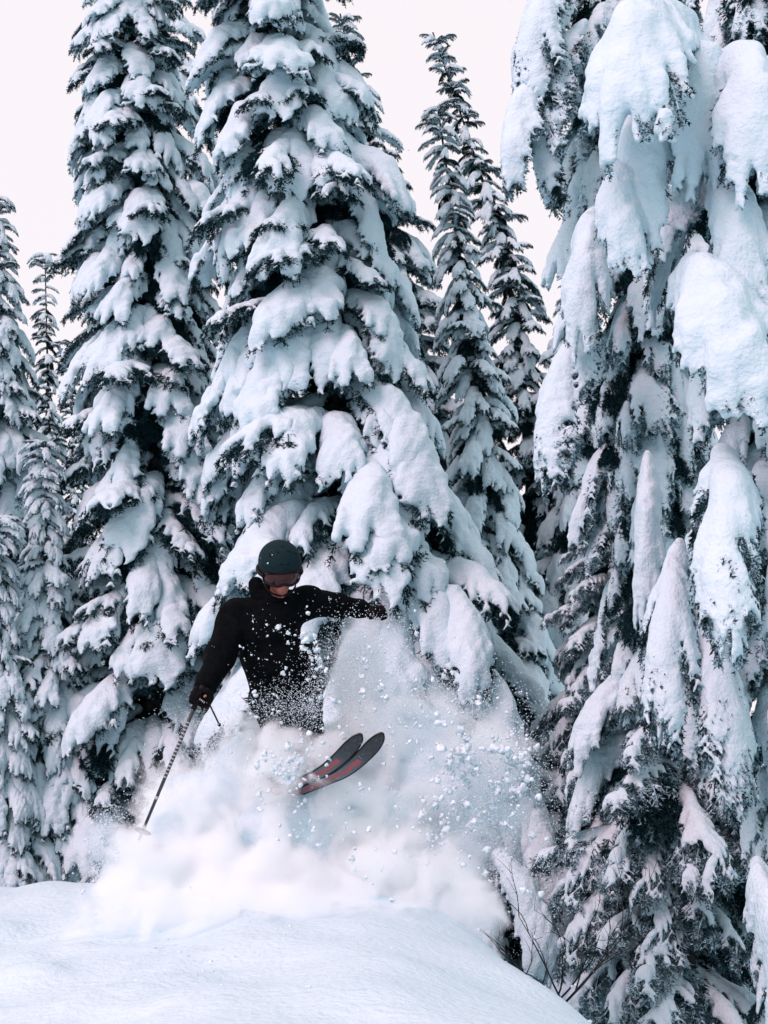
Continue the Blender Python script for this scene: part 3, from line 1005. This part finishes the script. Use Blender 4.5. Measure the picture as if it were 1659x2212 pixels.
# ------------------------------------------------------------------ skis
def ski_material():
    m, t, b = mat_new('ski_print')
    at = N(t, 'ShaderNodeAttribute'); at.attribute_name = 'ski_uv'
    sep = N(t, 'ShaderNodeSeparateXYZ'); t.links.new(at.outputs['Vector'], sep.inputs[0])
    no = N(t, 'ShaderNodeTexNoise'); no.inputs['Scale'].default_value = 1.6; no.inputs['Detail'].default_value = 8; no.inputs['Roughness'].default_value = .7
    sv = N(t, 'ShaderNodeVectorMath', operation='MULTIPLY'); sv.inputs[1].default_value = (10, .8, 1)
    t.links.new(at.outputs['Vector'], sv.inputs[0]); t.links.new(sv.outputs[0], no.inputs['Vector'])
    # red band: |across| small between two stations, ragged by noise
    ab = N(t, 'ShaderNodeMath', operation='ABSOLUTE'); t.links.new(sep.outputs[1], ab.inputs[0])
    ad = N(t, 'ShaderNodeMath', operation='MULTIPLY_ADD'); ad.inputs[1].default_value = 1.2; t.links.new(no.outputs[0], ad.inputs[0]); t.links.new(ab.outputs[0], ad.inputs[2])
    lt = N(t, 'ShaderNodeMath', operation='LESS_THAN'); lt.inputs[1].default_value = 0.86; t.links.new(ad.outputs[0], lt.inputs[0])
    g1 = N(t, 'ShaderNodeMath', operation='LESS_THAN'); g1.inputs[1].default_value = 0.885; t.links.new(sep.outputs[0], g1.inputs[0])
    mu = N(t, 'ShaderNodeMath', operation='MULTIPLY'); t.links.new(lt.outputs[0], mu.inputs[0]); t.links.new(g1.outputs[0], mu.inputs[1])
    m1 = N(t, 'ShaderNodeMixRGB'); m1.inputs[1].default_value = (0.07, 0.12, 0.15, 1); m1.inputs[2].default_value = (0.30, 0.045, 0.05, 1)
    t.links.new(mu.outputs[0], m1.inputs[0])
    # near-black shovel
    g2 = N(t, 'ShaderNodeMapRange'); g2.inputs[1].default_value = .80; g2.inputs[2].default_value = .93
    t.links.new(sep.outputs[0], g2.inputs[0])
    inv = N(t, 'ShaderNodeMath', operation='SUBTRACT'); inv.inputs[0].default_value = 1; t.links.new(mu.outputs[0], inv.inputs[1])
    mm = N(t, 'ShaderNodeMath', operation='MULTIPLY'); t.links.new(g2.outputs[0], mm.inputs[0]); t.links.new(inv.outputs[0], mm.inputs[1])
    m2 = N(t, 'ShaderNodeMixRGB'); m2.inputs[2].default_value = (0.008, 0.016, 0.022, 1)
    t.links.new(mm.outputs[0], m2.inputs[0]); t.links.new(m1.outputs[0], m2.inputs[1])
    # frost specks
    n3 = N(t, 'ShaderNodeTexNoise'); n3.inputs['Scale'].default_value = 60; t.links.new(at.outputs['Vector'], n3.inputs['Vector'])
    r3 = N(t, 'ShaderNodeValToRGB'); r3.color_ramp.elements[0].position = .6; r3.color_ramp.elements[1].position = .72
    t.links.new(n3.outputs[0], r3.inputs[0])
    m3 = N(t, 'ShaderNodeMixRGB'); m3.inputs[2].default_value = (.5, .56, .6, 1)
    m4 = N(t, 'ShaderNodeMath', operation='MULTIPLY'); m4.inputs[1].default_value = .4; t.links.new(r3.outputs[0], m4.inputs[0])
    t.links.new(m4.outputs[0], m3.inputs[0]); t.links.new(m2.outputs[0], m3.inputs[1])
    t.links.new(m3.outputs[0], b.inputs['Base Color'])
    b.inputs['Roughness'].default_value = 0.35
    return m


M['ski'] = ski_material()


def ski(boot, tip, label):
    boot = np.array(boot); tip = np.array(tip)
    d = unit(tip - boot)
    n = np.array((0.10, -.74, -.70)); n = unit(n - d * (n @ d))         # the base looks at the camera
    s = np.cross(d, n)
    Lf = np.linalg.norm(tip - boot); Lt = 0.80
    root = empty('ski', Vector(boot))
    tag(root, label, 'ski', 'pair of skis')
    Vv, Ff, uv = [], [], []
    K = 60; Wd = 10
    for lay in (0, 1):
        for i in range(K + 1):
            t = 1 - (1 - i / K) ** 1.9
            x = -Lt + (Lf + Lt) * t
            e = (Lf + Lt) * (1 - t)                       # distance from the tip
            hw = .030 + .017 * abs(2 * t - .9) ** 1.5
            hw *= min(1, math.sqrt(max(0, 1 - max(0, 1 - e / .11) ** 2))) if e < .11 else 1
            hw *= min(1, math.sqrt(max(0, 1 - max(0, 1 - t * (Lf + Lt) / .06) ** 2))) if t * (Lf + Lt) < .06 else 1
            hw = max(hw, .002)
            rise = .15 * max(0, 1 - e / .42) ** 2         # rocker: the tip bends away from the base
            th = .011 if lay else 0
            for j in range(Wd + 1):
                v = j / Wd * 2 - 1
                Vv.append(d * x + s * hw * v - n * (rise + th))
                uv.append((t, v * hw / .065, 0))
    st = (K + 1) * (Wd + 1)
    for lay in (0, 1):
        for i in range(K):
            for j in range(Wd):
                q = (lay * st + i * (Wd + 1) + j, lay * st + i * (Wd + 1) + j + 1, lay * st + (i + 1) * (Wd + 1) + j + 1, lay * st + (i + 1) * (Wd + 1) + j)
                Ff.append(q if lay == 0 else q[::-1])
    for i in range(K):
        for j in (0, Wd):
            a = i * (Wd + 1) + j; b = (i + 1) * (Wd + 1) + j
            Ff.append((a, b, b + st, a + st) if j == 0 else (b, a, a + st, b + st))
    for i in (0, K):
        for j in range(Wd):
            a = i * (Wd + 1) + j
            Ff.append((a, a + 1, a + 1 + st, a + st))
    me = faces_mesh('ski_body', Vv, Ff, M['ski'], smooth=False)
    at = me.attributes.new('ski_uv', 'FLOAT_VECTOR', 'POINT')
    at.data.foreach_set('vector', np.array(uv, np.float32).ravel())
    link('ski_body', me, root)
    # steel edges
    for sg in (0, Wd):
        pts = [Vv[i * (Wd + 1) + sg] - s * (.0 if sg else 0) for i in range(0, K + 1, 2)]
        link('edge', tubes_mesh('edge', [(pts, [.0035] * len(pts))], M['frame'], 6), root)
    # binding
    bz = -n * .03
    link('binding', blob_mesh('binding', [(bz + d * .12, .028, bz + d * .17, .02), (bz - d * .14, .03, bz - d * .20, .024)], .009, M['frame'], iso=.5, spread=1.3), root)
    return root


ski(A3(600, 1708, 7.42), A3(768, 1642, 6.80), 'left-hand ski of the pair in the picture, long red print running up its dark base')
ski(A3(636, 1716, 7.46), A3(816, 1640, 6.80), 'right-hand ski of the pair, rounded dark tip highest with a small red patch')

# ------------------------------------------------------------------ powder cloud
# lobes of the cloud: picture point of the centre, depth, half sizes in metres (across, deep, high)
LOBES = [(310, 1860, 7.9, .34, .30, .26), (430, 1765, 7.8, .50, .40, .42), (545, 1680, 7.75, .44, .36, .42), (700, 1790, 7.6, .80, .50, .44),
         (960, 1700, 7.8, .56, .40, .46), (1060, 1655, 7.75, .34, .25, .34), (785, 1480, 7.95, .28, .24, .46), (850, 1610, 7.9, .64, .40, .42),
         (900, 1840, 7.7, .42, .40, .34), (600, 1650, 7.2, .34, .2, .17), (695, 1625, 7.2, .24, .16, .18), (598, 1705, 7.1, .17, .12, .12),
         (520, 1860, 7.6, .7, .4, .3), (600, 1915, 7.3, .95, .45, .34), (860, 1925, 7.2, .55, .45, .40), (390, 1925, 7.6, .7, .45, .26), (985, 1970, 7.1, .32, .3, .28), (560, 1985, 6.9, 1.1, .7, .26),
         (296, 1822, 7.02, .17, .13, .15), (615, 1600, 7.2, .32, .16, .15)]
c_off = A3(700, 1750, 7.8)


def powder_material(dens):
    m = bpy.data.materials.new('powder_air'); m.use_nodes = True
    t = m.node_tree; t.nodes.clear()
    o = N(t, 'ShaderNodeOutputMaterial'); pv = N(t, 'ShaderNodeVolumePrincipled')
    pv.inputs['Color'].default_value = (0.90, 0.966, 0.978, 1)
    pv.inputs['Anisotropy'].default_value = 0.0
    tc = N(t, 'ShaderNodeTexCoord')
    prev = None
    for (px, py, Y, a, b, c) in LOBES:
        p = A3(px, py, Y) - c_off
        su = N(t, 'ShaderNodeVectorMath', operation='SUBTRACT'); su.inputs[1].default_value = tuple(p)
        mu = N(t, 'ShaderNodeVectorMath', operation='MULTIPLY'); mu.inputs[1].default_value = (1 / a, 1 / b, 1 / c)
        ln = N(t, 'ShaderNodeVectorMath', operation='LENGTH')
        iv = N(t, 'ShaderNodeMath', operation='SUBTRACT'); iv.inputs[0].default_value = 1.0
        t.links.new(tc.outputs['Object'], su.inputs[0]); t.links.new(su.outputs[0], mu.inputs[0]); t.links.new(mu.outputs[0], ln.inputs[0])
        t.links.new(ln.outputs['Value'], iv.inputs[1])
        if prev is None: prev = iv
        else:
            mxn = N(t, 'ShaderNodeMath', operation='MAXIMUM')
            t.links.new(prev.outputs[0], mxn.inputs[0]); t.links.new(iv.outputs[0], mxn.inputs[1]); prev = mxn
    no = N(t, 'ShaderNodeTexNoise'); no.inputs['Scale'].default_value = 4.5; no.inputs['Distortion'].default_value = .7; no.inputs['Detail'].default_value = 6; no.inputs['Roughness'].default_value = .6
    t.links.new(tc.outputs['Object'], no.inputs['Vector'])
    ma = N(t, 'ShaderNodeMath', operation='MULTIPLY_ADD'); ma.inputs[1].default_value = 1.8
    t.links.new(no.outputs[0], ma.inputs[0]); t.links.new(prev.outputs[0], ma.inputs[2])
    mr = N(t, 'ShaderNodeMapRange'); mr.interpolation_type = 'SMOOTHSTEP'
    mr.inputs[1].default_value = 1.04; mr.inputs[2].default_value = 1.70; mr.inputs[3].default_value = 0; mr.inputs[4].default_value = dens
    t.links.new(ma.outputs[0], mr.inputs[0]); t.links.new(mr.outputs[0], pv.inputs['Density'])
    t.links.new(pv.outputs[0], o.inputs['Volume'])
    return m


def lobe_shell(name, k, mat, h=.07, dy=0.0, bump=None, lobes=None):
    """skin round the lobes, k times their size"""
    lb = [(A3(px, py, Y) - c_off + (0, dy, 0), np.array((a, b, c)) * k) for px, py, Y, a, b, c in (lobes or LOBES)]
    lo = np.min([p - r for p, r in lb], 0) - 3 * h; hi = np.max([p + r for p, r in lb], 0) + 3 * h
    n = np.ceil((hi - lo) / h).astype(int)
    X, Yg, Z = np.meshgrid(*[lo[i] + h * np.arange(n[i]) for i in range(3)], indexing='ij')
    Fd = np.full(X.shape, -9.0)
    for p, r in lb:
        Fd = np.maximum(Fd, 1 - np.sqrt(((X - p[0]) / r[0]) ** 2 + ((Yg - p[1]) / r[1]) ** 2 + ((Z - p[2]) / r[2]) ** 2))
    if bump is not None: Fd = Fd + bump(np.stack([X.ravel(), Yg.ravel(), Z.ravel()], 1)).reshape(X.shape)
    V, Q = surface_nets(Fd, 0.0, lo, h)
    return mesh_np(name, V, Q, mat)


tag(link('powder_cloud', lobe_shell('powder_cloud', 1.22, powder_material(56.0)), None, tuple(c_off)),
    'billowing white cloud of powder snow thrown up round the legs of the skier', 'powder snow', kind='stuff')
core_l = [LOBES[k] for k in (1, 2, 3, 4, 7)]  # solid core added inside the cloud, bounces light to brighten it
tag(link('cloud_bounce_core', lobe_shell('cloud_bounce_core', .66, M['snow'], .035, .10,
         lambda P: .10 * snoise(P, 41, 7) + .06 * snoise(P, 42, 17), core_l), None, tuple(c_off)),
    'solid lumpy snow core added inside the powder cloud to bounce light and brighten it', 'powder snow', kind='stuff')

# clods and grains ---------------------------------------------------------
rg = np.random.RandomState(77)
ico_v = []
phi = (1 + 5 ** .5) / 2
for a in (-1, 1):
    for b in (-phi, phi):
        ico_v += [(0, a, b), (a, b, 0), (b, 0, a)]
ico_v = np.array(ico_v) / math.sqrt(1 + phi * phi)
import itertools
ico_f = [f for f in itertools.combinations(range(12), 3)
         if all(np.linalg.norm(ico_v[f[i]] - ico_v[f[j]]) < 1.1 for i, j in ((0, 1), (1, 2), (0, 2)))]
ico_f = np.array([f if np.dot(np.cross(ico_v[f[1]] - ico_v[f[0]], ico_v[f[2]] - ico_v[f[0]]), ico_v[f[0]]) > 0 else f[::-1] for f in ico_f])
# one subdivision
vv = list(map(tuple, ico_v)); cache = {}; nf = []
def mid(a, b):
    k = (min(a, b), max(a, b))
    if k not in cache:
        m_ = (np.array(vv[a]) + np.array(vv[b])); vv.append(tuple(m_ / np.linalg.norm(m_))); cache[k] = len(vv) - 1
    return cache[k]
for a, b, c in ico_f:
    ab, bc, ca = mid(a, b), mid(b, c), mid(c, a)
    nf += [(a, ab, ca), (b, bc, ab), (c, ca, bc), (ab, bc, ca)]
sph_v, sph_f = np.array(vv), np.array(nf)


def clods(name, label, zones):
    Vs, Fs = [], []; o = 0
    for (px, py, Y, sx, sy, sY, n, r0, r1) in zones:
        for _ in range(n):
            if _ == 0 or rg.uniform() < .45: cc = (px + rg.normal() * sx, py + rg.normal() * sy, max(6.3, Y + rg.normal() * sY))
            sp = 5 + 9 * rg.uniform()
            c = A3(cc[0] + rg.normal() * sp, cc[1] + rg.normal() * sp, cc[2] + rg.normal() * .03)
            r = r0 * .7 * (r1 / r0 / .7) ** (rg.uniform() ** 2.8)
            v = sph_v * (1 + .34 * snoise(sph_v, rg.randint(9999), 4.2, 5)[:, None])
            v = v * np.array((1, rg.uniform(.7, 1.2), rg.uniform(.6, 1.1))) * r
            a = rg.uniform(0, 6.28); R = np.array(((math.cos(a), 0, math.sin(a)), (0, 1, 0), (-math.sin(a), 0, math.cos(a))))
            Vs.append(v @ R.T + c); Fs.append(sph_f + o); o += len(sph_v)
    ob = link(name, mesh_np(name, np.vstack(Vs), np.vstack(Fs), M['clod']))
    tag(ob, label, 'snow clods', kind='stuff')
    return ob


clods('flying_snow_clods', 'small clods and crumbs of snow flying around the skier and over the cloud', [
    (610, 1420, 7.1, 55, 55, .12, 130, .002, .014), (650, 1400, 7.1, 25, 18, .08, 12, .010, .022), (690, 1480, 7.2, 20, 45, .1, 90, .004, .022), (640, 1340, 7.2, 60, 60, .2, 60, .002, .007),
    (740, 1300, 7.4, 40, 25, .1, 60, .002, .007), (800, 1440, 7.4, 45, 50, .15, 170, .003, .018), (1080, 1690, 7.3, 40, 60, .15, 300, .003, .024),
    (1120, 1660, 7.2, 14, 55, .1, 70, .008, .030), (1010, 1640, 7.15, 40, 40, .1, 80, .006, .030), (1000, 1780, 7.2, 60, 50, .1, 90, .004, .026), (960, 1730, 7.1, 100, 90, .15, 520, .002, .022), (620, 1660, 6.95, 32, 28, .1, 150, .004, .026), (690, 1600, 7.0, 35, 22, .1, 60, .004, .022),
    (650, 1740, 6.95, 60, 50, .1, 130, .003, .022), (880, 1560, 7.2, 90, 60, .15, 420, .002, .018), (1120, 1960, 7.0, 60, 90, .3, 60, .003, .020), (720, 1900, 6.6, 260, 110, .3, 60, .002, .008),
    (560, 1530, 7.1, 40, 30, .1, 60, .003, .014), (230, 1840, 7.8, 30, 50, .1, 120, .003, .012), (860, 1850, 6.9, 110, 80, .2, 100, .003, .016)])


def ground_crumbs():
    Vs, Fs = [], []; o = 0
    for _ in range(170):
        if _ % 6 == 0: cx, cy_ = rg.uniform(-2.6, .9), rg.uniform(4.9, 7.6)
        x, y = cx + rg.normal() * .12, cy_ + rg.normal() * .2
        r = .003 * 5 ** (rg.uniform() ** 2.5)
        v = sph_v * (1 + .3 * snoise(sph_v, rg.randint(9999), 4, 5)[:, None]) * (r, r, r * .6) + (x, y, tz(x, y) + r * .15)
        Vs.append(v); Fs.append(sph_f + o); o += len(sph_v)
    tag(link('snow_crumbs', mesh_np('snow_crumbs', np.vstack(Vs), np.vstack(Fs), M['clod'])), 'small fallen crumbs of snow on the near slope', 'snow crumbs', kind='stuff')


ground_crumbs()
tag(clods('falling_snowflakes', 'a few loose snowflakes drifting down in front of the firs', [(830, 1000, 7.0, 480, 520, .5, 110, .0018, .005), (560, 1700, 6.6, 300, 200, .3, 40, .0018, .005)]), cat='snowflakes')


def grain_nodes():
    g = bpy.data.node_groups.new('grain_points', 'GeometryNodeTree')
    g.interface.new_socket('Geometry', in_out='INPUT', socket_type='NodeSocketGeometry')
    g.interface.new_socket('Geometry', in_out='OUTPUT', socket_type='NodeSocketGeometry')
    i = g.nodes.new('NodeGroupInput'); o = g.nodes.new('NodeGroupOutput')
    mp = g.nodes.new('GeometryNodeMeshToPoints')
    na = g.nodes.new('GeometryNodeInputNamedAttribute'); na.data_type = 'FLOAT'; na.inputs[0].default_value = 'rad'
    sm = g.nodes.new('GeometryNodeSetMaterial'); sm.inputs['Material'].default_value = M['clod']
    g.links.new(i.outputs[0], mp.inputs[0]); g.links.new(na.outputs[0], mp.inputs['Radius'])
    g.links.new(mp.outputs[0], sm.inputs[0]); g.links.new(sm.outputs[0], o.inputs[0])
    return g


def grains(name, label, zones):
    P, R = [], []
    for (px, py, Y, sx, sy, sY, n, r0, r1) in zones:
        X = px + rg.normal(size=n) * sx; Yp = py + rg.normal(size=n) * sy; D = np.maximum(6.2, Y + rg.normal(size=n) * sY)
        u = (X - 829.5) / F; v = (1106 - Yp) / F
        dy = math.cos(PITCH) - v * math.sin(PITCH); dz = math.sin(PITCH) + v * math.cos(PITCH); k = D / dy
        P.append(np.stack([u * k, D, CAM_Z + dz * k], 1)); R.append(r0 + (r1 - r0) * rg.uniform(size=n) ** 2)
    P = np.vstack(P); R = np.concatenate(R)
    me = bpy.data.meshes.new(name); me.vertices.add(len(P)); me.vertices.foreach_set('co', P.astype(np.float32).ravel())
    a = me.attributes.new('rad', 'FLOAT', 'POINT'); a.data.foreach_set('value', R.astype(np.float32))
    me.materials.append(M['clod'])
    ob = link(name, me)
    md = ob.modifiers.new('points', 'NODES'); md.node_group = grain_nodes()
    tag(ob, label, 'snow grains', kind='stuff')


grains('snow_spray', 'fine powder grains sprayed in the air around the cloud and the skier', [
    (640, 1530, 7.15, 60, 28, .12, 2600, .0010, .0028), (690, 1480, 7.3, 26, 60, .15, 1300, .0010, .0030), (1060, 1700, 7.5, 55, 70, .2, 9000, .0012, .004),
    (240, 1850, 7.9, 28, 50, .1, 6000, .0012, .004), (800, 1400, 7.7, 50, 35, .2, 6000, .0012, .0035), (980, 1900, 7.6, 60, 60, .2, 6000, .0012, .0035), (470, 1600, 7.5, 60, 50, .2, 5000, .001, .003),
    (900, 1520, 7.7, 120, 45, .2, 8000, .0012, .0035), (1150, 1850, 7.6, 70, 120, .3, 3000, .001, .003)])

print('objects', len(bpy.data.objects))
